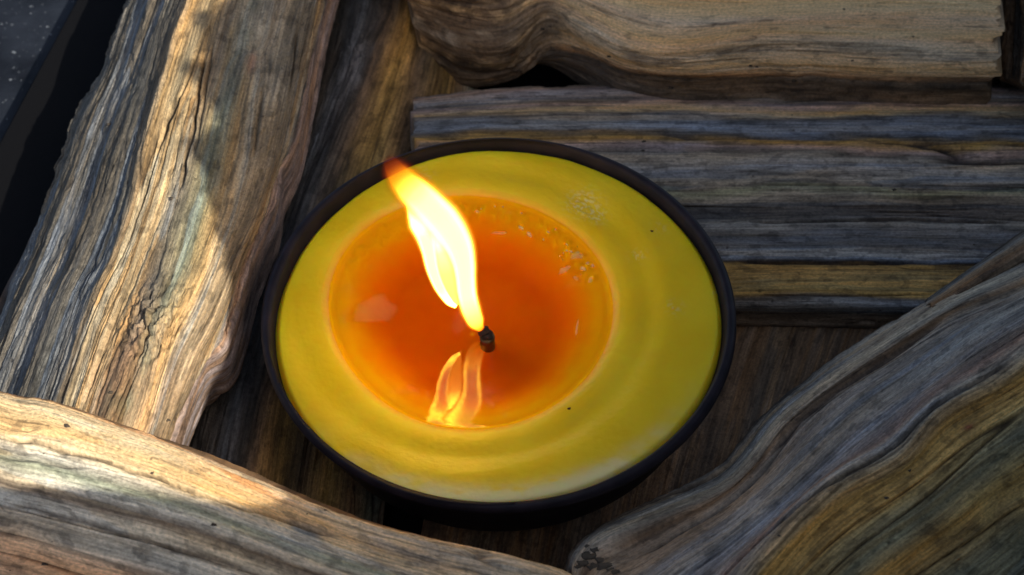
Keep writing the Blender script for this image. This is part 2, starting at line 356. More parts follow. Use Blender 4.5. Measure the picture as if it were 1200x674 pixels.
# --- splinter strip standing behind F at the right edge
build_log('narrow grey brown strip of split wood along the curved log, behind its upper end',
    [([(1085,352),(1120,326),(1170,292),(1230,250),(1330,190)], .070), ([(1090,356),(1125,331),(1175,298),(1236,258),(1336,198)], .082),
     ([(1094,362),(1132,342),(1182,310),(1240,272),(1340,212)], .084), ([(1098,372),(1140,354),(1190,324),(1246,288),(1346,228)], .076)],
    .045, .001, [(0,DK),(.25,GRAY),(.5,BRN),(.75,GRAY),(1,DK)], ns=260, seed=97, amp=.6, dens=2400, name='wood_strip', cat='wood strip', group=None, tonal=.6)
# --- G: the pale piece along the lower left
build_log('pale cream split log with a bright sunlit patch, across the lower left corner',
    [([(-150,404),(0,458),(50,466),(100,482),(200,516),(300,556),(400,598),(500,626),(600,648),(668,668),(705,700)], .1115),
     ([(-150,410),(0,465),(50,474),(100,490),(200,524),(300,566),(400,606),(500,636),(600,658),(664,678),(700,706)], .1180),
     ([(-155,440),(-5,496),(50,508),(100,524),(200,556),(300,596),(400,634),(500,664),(600,688),(656,704),(695,730)], .1205),
     ([(-160,490),(-10,546),(50,560),(100,572),(200,600),(300,634),(400,670),(500,700),(590,730),(650,745),(690,765)], .1215),
     ([(-170,550),(-20,606),(40,624),(90,640),(190,670),(290,704),(390,735),(490,760),(580,785),(640,800),(680,815)], .119),
     ([(-190,630),(-40,690),(20,706),(70,720),(170,750),(270,785),(370,815),(470,845),(560,865),(620,880),(660,890)], .100)],
    .045, .012,
    [(0,BRN),(.05,(.45,.30,.18)),(.10,CREAM),(.20,(.62,.52,.36)),(.28,CREAM),(.36,TAN),(.44,CREAM),(.50,LGRAY),(.56,GRN),(.62,LGRAY),(.66,DK),(.70,LGRAY),(.78,GRAY),(.84,(.36,.25,.17)),(.92,(.40,.28,.2)),(1,BRN)],
    ns=760, seed=113, amp=.85, bright=1.5, warp=.6, dens=2400, tonal=.5,
    cracks=[([(0,510),(60,524),(140,548),(230,580),(330,612),(400,632)],.0008,.9),([(0,585),(100,612),(200,640),(300,668)],.0008,.8),([(40,540),(75,548),(110,552)],.0005,.7)],
    blobs=[(290,566,.016,.004,(.42,.20,.07),.85),(358,628,.006,.005,(.10,.15,.20),.8),(340,640,.01,.004,BLUE,.4),(470,650,.02,.006,DK,.5),(560,660,.04,.01,GRAY,.7),(450,625,.03,.006,GRAY,.6)])

# ------------------------------------------------------------------ the ground and the black tray
def ground_mats():
    m, nt, out = new_mat('dark_stone'); L = nt.links.new
    b = N(nt, 'ShaderNodeBsdfPrincipled', Roughness=.6); b.inputs['Specular IOR Level'].default_value = .18
    tc = N(nt, 'ShaderNodeTexCoord')
    n = N(nt, 'ShaderNodeTexNoise', Scale=22., Detail=8., Roughness=.65); L(tc.outputs['Object'], n.inputs['Vector'])
    cr = N(nt, 'ShaderNodeValToRGB'); cr.color_ramp.elements[0].position = .38; cr.color_ramp.elements[0].color = (.003, .004, .0065, 1)
    cr.color_ramp.elements[1].position = .68; cr.color_ramp.elements[1].color = (.016, .020, .028, 1); L(n.outputs[0], cr.inputs[0])
    v = N(nt, 'ShaderNodeTexNoise', Scale=330., Detail=2.); L(tc.outputs['Object'], v.inputs['Vector'])
    mr = N(nt, 'ShaderNodeMapRange'); mr.inputs[1].default_value = .66; mr.inputs[2].default_value = .72; L(v.outputs[0], mr.inputs[0])
    mx = N(nt, 'ShaderNodeMixRGB'); L(mr.outputs[0], mx.inputs[0]); L(cr.outputs[0], mx.inputs[1]); mx.inputs[2].default_value = (.14, .155, .17, 1)
    L(mx.outputs[0], b.inputs['Base Color'])
    bp = N(nt, 'ShaderNodeBump', Strength=.5, Distance=.002); L(n.outputs[0], bp.inputs['Height']); L(bp.outputs[0], b.inputs['Normal'])
    L(b.outputs[0], out.inputs[0])
    m2, nt, out = new_mat('black_metal'); L = nt.links.new
    b = N(nt, 'ShaderNodeBsdfPrincipled', Roughness=.8); b.inputs['Base Color'].default_value = (.003, .003, .0035, 1)
    b.inputs['Specular IOR Level'].default_value = .1
    n = N(nt, 'ShaderNodeTexNoise', Scale=200.); bp = N(nt, 'ShaderNodeBump', Strength=.2, Distance=.001)
    L(n.outputs[0], bp.inputs['Height']); L(bp.outputs[0], b.inputs['Normal']); L(b.outputs[0], out.inputs[0])
    return m, m2
STONE, BLACK = ground_mats()
g = mesh_obj('ground', [(-6, -6, 0), (6, -6, 0), (6, 6, 0), (-6, 6, 0)], [(0, 1, 2, 3)], STONE, smooth_sh=False)
tag(g, 'dark blue grey stone paving with pale specks', None, None, 'structure')
# tray: edge seen along the left, extended beneath the wood to blacken its shaded gaps
zt = .016
tp = [at(88, 0, zt), at(-3, 168, zt)]
d = tp[0] - tp[1]; d /= np.linalg.norm(d)
poly = [tp[0] + d * .16, tp[1] - d * .22, np.array([.10, -.26, zt]), np.array([.34, -.20, zt]), np.array([.34, .30, zt])]
poly = [p[:2] for p in poly]
import bmesh
bm = bmesh.new()
lo = [bm.verts.new((p[0], p[1], .001)) for p in poly]; bm.faces.new(lo)
r = bmesh.ops.extrude_face_region(bm, geom=bm.faces[:]); bmesh.ops.translate(bm, verts=[v for v in r['geom'] if isinstance(v, bmesh.types.BMVert)], vec=(0, 0, zt - .001))
bmesh.ops.recalc_face_normals(bm, faces=bm.faces[:])
bmesh.ops.bevel(bm, geom=bm.edges[:], offset=.0015, segments=2, affect='EDGES')
me = bpy.data.meshes.new('tray'); bm.to_mesh(me); me.materials.append(BLACK)
o = bpy.data.objects.new('tray', me); COL.objects.link(o)
tag(o, 'flat black tray with its edge at the upper left, extended under the firewood to blacken the gaps', 'tray')

# ------------------------------------------------------------------ candle
candle = bpy.data.objects.new('candle', None); COL.objects.link(candle); candle.location = (0, 0, .055)
tag(candle, 'yellow garden candle burning in a dark clay bowl at the centre of the firewood', 'candle')
def cpart(name, verts, faces, mat, parent=candle, **kw):
    v = np.asarray(verts, float).copy(); v[:, 2] -= .055
    return mesh_obj(name, v, faces, mat, parent=parent, **kw)

Yp = np.array([(323,372),(367,269),(411,230),(508,183),(608,179),(682,187),(727,207),(782,252),(820,298),(842,346),(845.5,387),(848,397),(844,433),(819,478),(783,514),(738,546),(670,577),(598,595),(549,598),(490,586),(445,568),(400,539)], float)
Op = np.array([(560,158),(671,168),(719,185),(782,222),(820,261),(849,306),(862,343),(865,372),(864,397),(855,442),(819,496),(783,528),(734,559),(306,400)], float)
def fitr(P, z, nh, lam):
    W = np.array([at(p[0], p[1], z)[:2] for p in P]); th = np.arctan2(W[:, 1], W[:, 0]); r = np.hypot(W[:, 0], W[:, 1])
    B = [np.ones_like(th)]; R = [0]
    for k in range(1, nh + 1): B += [np.cos(k * th), np.sin(k * th)]; R += [lam * k, lam * k]
    B = np.array(B).T; return np.linalg.solve(B.T @ B + np.diag(R), B.T @ r)
def evr(c, th):
    s = c[0] + 0 * th
    for k in range(1, (len(c) - 1) // 2 + 1): s = s + c[2 * k - 1] * np.cos(k * th) + c[2 * k] * np.sin(k * th)
    return s
cY = fitr(Yp, ZR - .0045, 3, .05); cO = fitr(Op, ZR, 2, 1.0)
NTH = 360; TH = np.linspace(0, 2 * np.pi, NTH, endpoint=False)
rY = evr(cY, TH); rO = evr(cO, TH)
# bowl: profile of (offset fraction, z)
prof = []
def bowl_ring(rad, z): prof.append(np.stack([rad * np.cos(TH), rad * np.sin(TH), np.full(NTH, z)], -1))
rin = rY + .0006
k = rO / rO.mean()
for (rr, z) in [(.004, .0555), (.062, .0555), (.0705, .0562), (.0755, .059), (.0785, .065), (.0815, .076), (.0845, .088), (.0868, .0945)]: bowl_ring(rr * k, z)
for a in np.linspace(-.9, math.pi * .5, 7): bowl_ring(rO - .0026 + .0026 * math.cos(a), ZR - .0028 + .0028 * math.sin(a))
bowl_ring(np.maximum(rin + .0012, rO - .0055) , ZR - .0002)
bowl_ring(rin + .0003, ZR - .0016); bowl_ring(rin - .0001, ZR - .0045); bowl_ring(rin - .004, ZR - .014); bowl_ring(rin - .020, .066); bowl_ring(rin * 0 + .004, .060)
V = np.array(prof).reshape(-1, 3)
def bowl_mat():
    m, nt, out = new_mat('dark_glazed_clay'); L = nt.links.new
    b = N(nt, 'ShaderNodeBsdfPrincipled', Roughness=.5); b.inputs['Specular IOR Level'].default_value = .18
    tc = N(nt, 'ShaderNodeTexCoord'); n = N(nt, 'ShaderNodeTexNoise', Scale=90., Detail=5.); L(tc.outputs['Object'], n.inputs['Vector'])
    cr = N(nt, 'ShaderNodeValToRGB'); cr.color_ramp.elements[0].color = (.010, .009, .013, 1); cr.color_ramp.elements[1].color = (.024, .019, .025, 1)
    cr.color_ramp.elements[0].position = .35; cr.color_ramp.elements[1].position = .7
    L(n.outputs[0], cr.inputs[0]); L(cr.outputs[0], b.inputs['Base Color'])
    bp = N(nt, 'ShaderNodeBump', Strength=.25, Distance=.0008); L(n.outputs[0], bp.inputs['Height']); L(bp.outputs[0], b.inputs['Normal'])
    L(b.outputs[0], out.inputs[0]); return m
cpart('bowl', V, grid_faces(len(prof), NTH, True), bowl_mat())

# wax: polar grid about the pool's centre
ZL = ZR - .0085                                   # liquid level
pc = at(552, 367, ZL); prx = .0535
Pool = np.array([(386,350),(400,300),(440,258),(490,237),(545,231),(600,236),(650,256),(690,290),(713,330),(718,372),(704,420),(670,462),(620,490),(560,503),(500,497),(450,472),(410,432),(390,392)], float)
Wp = np.array([at(p[0], p[1], ZL + .0008)[:2] for p in Pool]) - pc[:2]
thp = np.arctan2(Wp[:, 1], Wp[:, 0]); rp = np.hypot(Wp[:, 0], Wp[:, 1])
B = [np.ones_like(thp)]
for q in (1, 2, 3): B += [np.cos(q * thp), np.sin(q * thp)]
cP = np.linalg.lstsq(np.array(B).T, rp, rcond=None)[0]
NW = 540; TW = np.linspace(0, 2 * np.pi, NW, endpoint=False); rPool = evr(cP, TW)
# outer edge expressed from the pool centre
outer = np.zeros(NW)
for i, t in enumerate(TW):
    lo_, hi_ = .03, .14
    for _ in range(30):
        m_ = (lo_ + hi_) / 2; x = pc[0] + m_ * math.cos(t); y = pc[1] + m_ * math.sin(t)
        if math.hypot(x, y) < evr(cY, np.array([math.atan2(y, x)]))[0]: lo_ = m_
        else: hi_ = m_
    outer[i] = lo_
rings = []; rads = []
inner_q = np.linspace(0.03, 1, 90)
outer_d = np.r_[np.linspace(0, 1, 110)[1:]]
X = []; 
for q in inner_q: X.append(rPool * q)
nin = len(inner_q)
for q in outer_d: X.append(rPool + (outer - rPool) * q)
Rr = np.array(X)                                    # rings, NW
Tt = TW[None, :] * np.ones((len(Rr), 1))
din = rPool[None, :] - Rr                            # >0 inside the pool outline
dout = -din; dedge = outer[None, :] - Rr
Z = np.zeros_like(Rr)
# submerged basin
depth = .0022 * smooth(0, .003, din) + .0018 * smooth(.003, .009, din) + .0105 * smooth(.006, .026, din)
px_ = pc[0] + Rr * np.cos(Tt); py_ = pc[1] + Rr * np.sin(Tt)
lump = fbm(px_ * 150, py_ * 150, 5, 4)
far = smooth(.0, .7, np.sin(Tt - .0)) * smooth(-.9, -.2, np.cos(Tt - .6))
zin = ZL + .0009 - depth + far * .0010 * np.clip(fbm(px_ * 330, py_ * 260, 6, 3) + .2, -.2, 1) * smooth(.001, .003, din) * (1 - smooth(.006, .012, din))
# lip, soft groove, plateau, meniscus
zo = ZL + .0009 + .0028 * (1 - np.exp(-np.clip(dout, 0, None) / .0030))
zo = zo - .0005 * np.exp(-((dout - .0125) / .0045) ** 2) * smooth(.018, .03, outer - rPool)[None, :] + .0012 * smooth(.012, .022, dout)
zo = zo + .0004 * fbm(px_ * 30, py_ * 30, 8, 3) + .00008 * fbm(px_ * 350, py_ * 350, 9, 3)
zo = zo - .0025 * smooth(.0030, 0, dedge) ** 2
def patch(px, py, r):                                # roughened spots where drips hardened
    c = at(px, py, ZR - .005); return np.exp(-((px_ - c[0]) ** 2 + (py_ - c[1]) ** 2) / r ** 2)
ro = patch(683, 238, .006) + .6 * patch(700, 252, .004) + .5 * patch(748, 300, .003) + .6 * patch(790, 362, .003) + .6 * patch(842, 344, .0025) + .4 * patch(772, 270, .003) + .25 * patch(500, 205, .004)
zo = zo + .0007 * np.clip(fbm(px_ * 420 , py_ * 700, 12, 3), -.3, 1) * np.clip(ro, 0, 1)
wk = at(570, 396, ZL); zin_m = zin + .0105 * np.exp(-((px_ - wk[0]) ** 2 + (py_ - wk[1]) ** 2) / .0058 ** 2)
Z = np.where(din > 0, zin_m, zo)
V = np.stack([px_, py_, Z], -1).reshape(-1, 3)
nr = len(Rr)
low1 = np.stack([px_[-1] * .965, py_[-1] * .965, Z[-1] - .006], -1); low2 = np.stack([.52 * px_[-1], .52 * py_[-1], np.full(NW, .0625)], -1)
V = np.vstack([V, low1, low2])
F = grid_faces(nr + 2, NW, True)
V = np.vstack([V, [[pc[0], pc[1], Z[0].mean()], [pc[0], pc[1], .062]]])
c1 = nr * NW + 2 * NW
tri = [(c1, (i + 1) % NW, i) for i in range(NW)]
tri = np.array([(a, b, b2) for a, b, b2 in tri])
def wax_mat():
    m, nt, out = new_mat('yellow_wax'); L = nt.links.new
    b = N(nt, 'ShaderNodeBsdfPrincipled', Roughness=.34); b.inputs['Base Color'].default_value = (.86, .58, .012, 1)
    b.inputs['Subsurface Weight'].default_value = 1.0; b.inputs['Subsurface Radius'].default_value = (1.0, .55, .08); b.inputs['Subsurface Scale'].default_value = .007
    b.inputs['IOR'].default_value = 1.43
    tc = N(nt, 'ShaderNodeTexCoord'); n = N(nt, 'ShaderNodeTexNoise', Scale=500., Detail=4.); L(tc.outputs['Object'], n.inputs['Vector'])
    n3 = N(nt, 'ShaderNodeTexNoise', Scale=40., Detail=5.); L(tc.outputs['Object'], n3.inputs['Vector'])
    cr = N(nt, 'ShaderNodeValToRGB'); e = cr.color_ramp.elements; e[0].position = .3; e[0].color = (.80, .58, .010, 1); e[1].position = .7; e[1].color = (.86, .68, .016, 1)
    L(n3.outputs[0], cr.inputs[0]); vc = N(nt, 'ShaderNodeVertexColor', layer_name='Col'); mb = N(nt, 'ShaderNodeMixRGB'); mb.inputs[2].default_value = (.82, .76, .40, 1)
    sp = N(nt, 'ShaderNodeSeparateColor'); L(vc.outputs[0], sp.inputs[0])
    dr = N(nt, 'ShaderNodeValToRGB'); e = dr.color_ramp.elements; e[0].position = 0; e[0].color = (.84, .64, .012, 1); e[1].position = 1; e[1].color = (.80, .13, .001, 1)
    for p_, c_ in ((.10, (.93, .47, .004, 1)), (.30, (.93, .34, .002, 1)), (.60, (.88, .215, .001, 1))):
        q_ = e.new(p_); q_.color = c_
    L(sp.outputs[1], dr.inputs[0]); md = N(nt, 'ShaderNodeMixRGB'); st = N(nt, 'ShaderNodeMath', operation='GREATER_THAN'); st.inputs[1].default_value = .02
    L(sp.outputs[1], st.inputs[0]); L(st.outputs[0], md.inputs[0]); L(cr.outputs[0], md.inputs[1]); L(dr.outputs[0], md.inputs[2])
    nospec = N(nt, 'ShaderNodeMapRange'); nospec.inputs[1].default_value = .02; nospec.inputs[2].default_value = .2; nospec.inputs[3].default_value = .5; nospec.inputs[4].default_value = 0
    L(sp.outputs[2], nospec.inputs[0]); L(nospec.outputs[0], b.inputs['Specular IOR Level'])     # wax under liquid wax has no gloss of its own
    L(sp.outputs[0], mb.inputs[0]); L(md.outputs[0], mb.inputs[1]); L(mb.outputs[0], b.inputs['Base Color'])
    mr = N(nt, 'ShaderNodeMapRange'); mr.inputs[3].default_value = .22; mr.inputs[4].default_value = .5; L(n3.outputs[0], mr.inputs[0]); L(mr.outputs[0], b.inputs['Roughness'])
    bp = N(nt, 'ShaderNodeBump', Strength=.35, Distance=.0004); L(n.outputs[0], bp.inputs['Height']); L(bp.outputs[0], b.inputs['Normal'])
    L(b.outputs[0], out.inputs[0]); return m
WAX = wax_mat()
Fl = [tuple(f) for f in F.tolist()] + [tuple(t) for t in tri.tolist()]
ang = np.arctan2(py_, px_)
bl = np.exp(-((dedge - .0035) / .0042) ** 2) * np.clip(1.5 * np.exp(-((ang + 1.5) / .55) ** 2) * (1 + .8 * fbm(px_ * 80, py_ * 160, 14, 4)), 0, 1) * .95
bl = bl + .9 * np.clip(ro, 0, 1) * smooth(.0, .4, fbm(px_ * 500, py_ * 800, 15, 3)) * (dout > 0)
bl = np.clip(bl, 0, 1).reshape(-1); bl = np.r_[bl, np.zeros(len(V) - len(bl))]
dpt = np.clip((ZL - zin) / .0145 + .09 * fbm(px_ * 60, py_ * 60, 19, 4), .13, 1) * (din > 0)
dpt = dpt + .10 * np.exp(-dout / .0016) * (din <= 0)
wet = np.r_[(din > 0).astype(float).reshape(-1), np.zeros(len(V) - dpt.size)]
dpt = np.r_[dpt.reshape(-1), np.zeros(len(V) - dpt.size)]
wax = cpart('wax', V, Fl, WAX, col=np.column_stack([bl, np.clip(dpt, 0, 1), wet]))


# molten wax: a closed body, its underside just inside the solid wax
def pool_mat():
    m, nt, out = new_mat('molten_wax'); L = nt.links.new
    # Schlick reflectance, the same from above and from within the liquid
    ge = N(nt, 'ShaderNodeNewGeometry'); dt = N(nt, 'ShaderNodeVectorMath', operation='DOT_PRODUCT'); L(ge.outputs['Normal'], dt.inputs[0]); L(ge.outputs['Incoming'], dt.inputs[1])
    ab = N(nt, 'ShaderNodeMath', operation='ABSOLUTE'); L(dt.outputs['Value'], ab.inputs[0])
    om = N(nt, 'ShaderNodeMath', operation='SUBTRACT'); om.inputs[0].default_value = 1; L(ab.outputs[0], om.inputs[1])
    pw = N(nt, 'ShaderNodeMath', operation='POWER'); L(om.outputs[0], pw.inputs[0]); pw.inputs[1].default_value = 5
    fr = N(nt, 'ShaderNodeMath', operation='MULTIPLY_ADD'); L(pw.outputs[0], fr.inputs[0]); fr.inputs[1].default_value = .95; fr.inputs[2].default_value = .048
    tc = N(nt, 'ShaderNodeTexCoord'); n = N(nt, 'ShaderNodeTexNoise', Scale=45., Detail=1.); L(tc.outputs['Object'], n.inputs['Vector'])
    bp = N(nt, 'ShaderNodeBump', Strength=.22, Distance=.0008); L(n.outputs[0], bp.inputs['Height'])
    tr = N(nt, 'ShaderNodeBsdfTransparent'); gl = N(nt, 'ShaderNodeBsdfGlossy', Roughness=.03); L(bp.outputs[0], gl.inputs['Normal'])
    mx = N(nt, 'ShaderNodeMixShader'); L(fr.outputs[0], mx.inputs[0]); L(tr.outputs[0], mx.inputs[1]); L(gl.outputs[0], mx.inputs[2])
    L(mx.outputs[0], out.inputs['Surface'])
    return m
qs = np.linspace(.02, 1, 40)
PV = []
for q in qs: PV.append(np.stack([pc[0] + rPool[::3] * q * np.cos(TW[::3]), pc[1] + rPool[::3] * q * np.sin(TW[::3]), np.full(NW // 3, ZL + .0004 * max(0, (q - .97) / .03))], -1))
for q in qs[::-1]:
    dn = rPool[::3] * (1 - q); dp = .0022 * smooth(0, .003, dn) + .0018 * smooth(.003, .009, dn) + .0105 * smooth(.006, .026, dn)
    PV.append(np.stack([pc[0] + (rPool[::3] * q + .0008) * np.cos(TW[::3]), pc[1] + (rPool[::3] * q + .0008) * np.sin(TW[::3]), ZL - dp - .0035], -1))
n3 = NW // 3; PVv = np.array(PV).reshape(-1, 3)
PF = [tuple(f) for f in grid_faces(len(PV), n3, True).tolist()]
PF += [tuple(range(n3))[::-1], tuple(range((len(PV) - 1) * n3, len(PV) * n3))]
cpart('molten_wax', PVv, PF, pool_mat())

# beads of half-set wax, and pale films imitating reflections and glints on the pool
def flake_glint_mat():
    m, nt, out = new_mat('pale_wax_glint'); L = nt.links.new
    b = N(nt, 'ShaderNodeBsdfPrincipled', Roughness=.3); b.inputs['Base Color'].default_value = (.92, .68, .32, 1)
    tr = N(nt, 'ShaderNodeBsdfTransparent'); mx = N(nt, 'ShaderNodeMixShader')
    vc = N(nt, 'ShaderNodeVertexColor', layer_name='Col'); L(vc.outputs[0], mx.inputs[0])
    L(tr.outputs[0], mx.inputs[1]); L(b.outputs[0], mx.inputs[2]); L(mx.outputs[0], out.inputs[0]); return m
FLK = flake_glint_mat()
def flake_glint(px, py, r, asp, rot, op, seed):
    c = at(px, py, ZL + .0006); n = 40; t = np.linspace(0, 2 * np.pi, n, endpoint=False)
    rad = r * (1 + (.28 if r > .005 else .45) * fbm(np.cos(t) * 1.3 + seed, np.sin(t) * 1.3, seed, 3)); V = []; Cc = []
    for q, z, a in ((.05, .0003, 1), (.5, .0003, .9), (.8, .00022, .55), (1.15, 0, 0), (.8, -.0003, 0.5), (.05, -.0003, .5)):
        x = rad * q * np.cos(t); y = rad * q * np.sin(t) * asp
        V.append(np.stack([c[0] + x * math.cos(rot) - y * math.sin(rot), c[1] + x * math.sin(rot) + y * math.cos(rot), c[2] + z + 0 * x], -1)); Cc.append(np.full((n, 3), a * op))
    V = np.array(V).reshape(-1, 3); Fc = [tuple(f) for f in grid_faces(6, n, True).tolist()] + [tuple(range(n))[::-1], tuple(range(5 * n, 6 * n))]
    return cpart('wax_flake_glint', V, Fc, FLK, col=np.array(Cc).reshape(-1, 3))
FL = [(440,364,.0078,.8,.35,.10,4),(585,273,.0030,.25,0,.25,7),(700,455,.0007,7,-.25,.35,8),(676,385,.0005,8,-.15,.35,9),(662,316,.0028,.45,.7,.32,2),(676,300,.0024,.7,.4,.30,4),(692,328,.0016,.5,1.1,.35,5)]  # first film imitates a bright reflected patch; the small ones stand in for glints
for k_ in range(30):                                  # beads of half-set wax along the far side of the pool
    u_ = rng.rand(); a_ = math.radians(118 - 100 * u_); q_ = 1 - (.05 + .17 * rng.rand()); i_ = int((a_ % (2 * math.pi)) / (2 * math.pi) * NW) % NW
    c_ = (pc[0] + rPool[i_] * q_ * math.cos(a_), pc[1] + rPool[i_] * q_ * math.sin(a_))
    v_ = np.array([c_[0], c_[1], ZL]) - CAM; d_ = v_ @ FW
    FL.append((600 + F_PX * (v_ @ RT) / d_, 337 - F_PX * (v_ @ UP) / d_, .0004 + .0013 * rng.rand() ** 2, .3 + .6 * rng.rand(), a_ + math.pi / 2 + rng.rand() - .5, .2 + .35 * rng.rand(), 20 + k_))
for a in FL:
    flake_glint(*a)

# wick, with a brass sleeve
def plain(name, c, rough=.6, metal=0., emis=None):
    m, nt, out = new_mat(name); L = nt.links.new
    b = N(nt, 'ShaderNodeBsdfPrincipled', Roughness=rough, Metallic=metal); b.inputs['Base Color'].default_value = (*c, 1)
    tc = N(nt, 'ShaderNodeTexCoord'); n = N(nt, 'ShaderNodeTexNoise', Scale=600., Detail=4.); L(tc.outputs['Object'], n.inputs['Vector'])
    bp = N(nt, 'ShaderNodeBump', Strength=.6, Distance=.0008); L(n.outputs[0], bp.inputs['Height']); L(bp.outputs[0], b.inputs['Normal'])
    L(b.outputs[0], out.inputs[0]); return m
def tube(path, rad, n=16, twist=0., lob=0.):
    path = np.asarray(path, float); V = []; m = len(path)
    for i in range(m):
        d = path[min(i + 1, m - 1)] - path[max(i - 1, 0)]; d /= np.linalg.norm(d) + 1e-9
        a = np.cross(d, [0, 1, 0.2]); a /= np.linalg.norm(a); b = np.cross(d, a)
        t = np.linspace(0, 2 * np.pi, n, endpoint=False); r = rad[i] * (1 + lob * np.cos(3 * (t + twist * i)))
        V.append(path[i] + np.outer(np.cos(t) * r, a) + np.outer(np.sin(t) * r, b))
    F = [tuple(f) for f in grid_faces(m, n, True).tolist()] + [tuple(range(n))[::-1], tuple(range((m - 1) * n, m * n))]
    return np.array(V).reshape(-1, 3), F
wb = at(571, 396, ZL)
wp = [wb + np.array([-.0002, 0, -.011]), wb + np.array([0, 0, -.004]), wb + np.array([.0000, 0, .001]), wb + np.array([-.0003, .0006, .0018]), wb + np.array([-.0012, .0010, .0028]), wb + np.array([-.0024, .0014, .0035]), wb + np.array([-.0034, .0016, .0040])]
wp = resample(wp, 36)
wr = np.interp(np.linspace(0, 1, 36), [0, .4, .7, .9, 1], [.0015, .0017, .0022, .0022, .0012])
Vw, Fw = tube(wp, wr, 18, .5, .16)
cpart('wick', Vw, Fw, plain('charred_wick', (.035, .018, .009), .75))
Vs, Fs = tube([wb + np.array([0, 0, -.010]), wb + np.array([0, 0, -.001]), wb + np.array([0, 0, .0006]), wb + np.array([0, 0, .0009])], [.0030, .0028, .0029, .0020], 24)
cpart('wick_holder', Vs, Fs, plain('sooty_brass', (.13, .075, .03), .3, .8))

# flame: nested soft-edged sheaths of burning gas
def flame_mat():
    m, nt, out = new_mat('flame'); L = nt.links.new
    vc = N(nt, 'ShaderNodeVertexColor', layer_name='Col')
    em = N(nt, 'ShaderNodeEmission', Strength=1.); L(vc.outputs[0], em.inputs[0])
    tr = N(nt, 'ShaderNodeBsdfTransparent'); mx = N(nt, 'ShaderNodeMixShader'); L(vc.outputs[1], mx.inputs[0])
    L(tr.outputs[0], mx.inputs[1]); L(em.outputs[0], mx.inputs[2]); L(mx.outputs[0], out.inputs[0])
    m.cycles.emission_sampling = 'FRONT_BACK'; return m
FY0 = wb[1] + .001
def fl(pts, y0=FY0, dy=.006):
    # a point of the flame's centre line: leans to the left and a little away
    out = []
    for (px, py, r, e, a) in pts:
        h = (385 - py) / 190.; P = at_y(px, py, y0 + dy * h); out.append((P, r * .000323, e, a))
    return out
HOT = np.array([38., 23., 1.8])
def col_e(e):     # e: 1 hot white, 0 red tip
    ks = [0, .25, .5, .75, 1]; cs = np.array([[.55, .035, .003], [1.1, .16, .004], [2.6, .85, .03], [8, 3.9, .45], list(HOT)])
    return np.array([np.interp(e, ks, cs[:, k]) for k in range(3)])
FVs = []; FFs = []; FCs = []; nb = 0
def strand(pts, shells, depth=.8, y0=FY0, edge_glow=1.):
    global nb
    P = fl(pts, y0); pos = resample([p[0] for p in P], 60); m = len(P)
    s = np.r_[0, np.cumsum([np.linalg.norm(P[i + 1][0] - P[i][0]) for i in range(m - 1)])]; x = np.linspace(0, s[-1], 60)
    rad = np.interp(x, s, [p[1] for p in P]); en = np.interp(x, s, [p[2] for p in P]); al = np.interp(x, s, [p[3] for p in P])
    n = 28; t = np.linspace(0, 2 * np.pi, n, endpoint=False)
    for (ks, de, ka) in shells:
        V = []; C = []
        for i in range(60):
            d = pos[min(i + 1, 59)] - pos[max(i - 1, 0)]; d /= np.linalg.norm(d)
            a = np.cross(d, FW); a /= np.linalg.norm(a); b = np.cross(d, a)
            V.append(pos[i] + np.outer(np.cos(t) * rad[i] * ks, a) + np.outer(np.sin(t) * rad[i] * ks * depth, b))
            c = np.r_[col_e(max(0, en[i] + de)), np.clip(al[i] * ka, 0, 1)]; c = np.tile(c, (n, 1))
            lim = np.abs(np.cos(t)) ** 5; kk = edge_glow * smooth(.05, .22, i / 59.) * (1 - smooth(.7, .85, i / 59.))
            c[:, :2] *= (1 - kk * .88 * (1 - lim))[:, None]; c[:, 2] *= 1 - kk * .5 * (1 - lim); C.append(c)      # the gas burns brightest along the sheet's two edges
        FVs.append(np.array(V).reshape(-1, 3)); FCs.append(np.array(C).reshape(-1, 4))
        f = grid_faces(60, n, True) + nb; FFs.extend([tuple(q) for q in f.tolist()])
        FFs.append(tuple(range(nb, nb + n))[::-1]); FFs.append(tuple(range(nb + 59 * n, nb + 60 * n))); nb += 60 * n
SH = [(.74, 0, 1.), (.86, -.05, .5), (.97, -.12, .32), (1.08, -.3, .2), (1.2, -.45, .12), (1.34, -.5, .05)]
# right, thick strand from the wick to the merge, then the plume to the tip
strand([(563,385,5,.45,.9),(558,378,10,.62,1),(552,364,11,.8,1),(547,345,10.5,1,1),(545,325,11,1,1),(543,308,12.5,1,1),(538,290,15,1,1),(529,273,17,1,1),(518,258,18,1,1),(505,244,17,.98,1),(492,231,17,.85,.8),(480,220,17,.62,.42),(471,210,16,.47,.22),(464,201,14,.28,.10),(459,193,11,.10,.045),(455,187,7,0,.015)], SH)
# left, thin strand
strand([(534,359,2.5,.95,.8),(526,353,4.5,1,1),(515,336,6,1,1),(507,315,7,1,1),(503,295,8,1,1),(499,278,10,1,1),(493,262,12,1,1),(488,250,10,.9,.9),(480,236,6,.6,.4)], SH, y0=FY0 + .002)
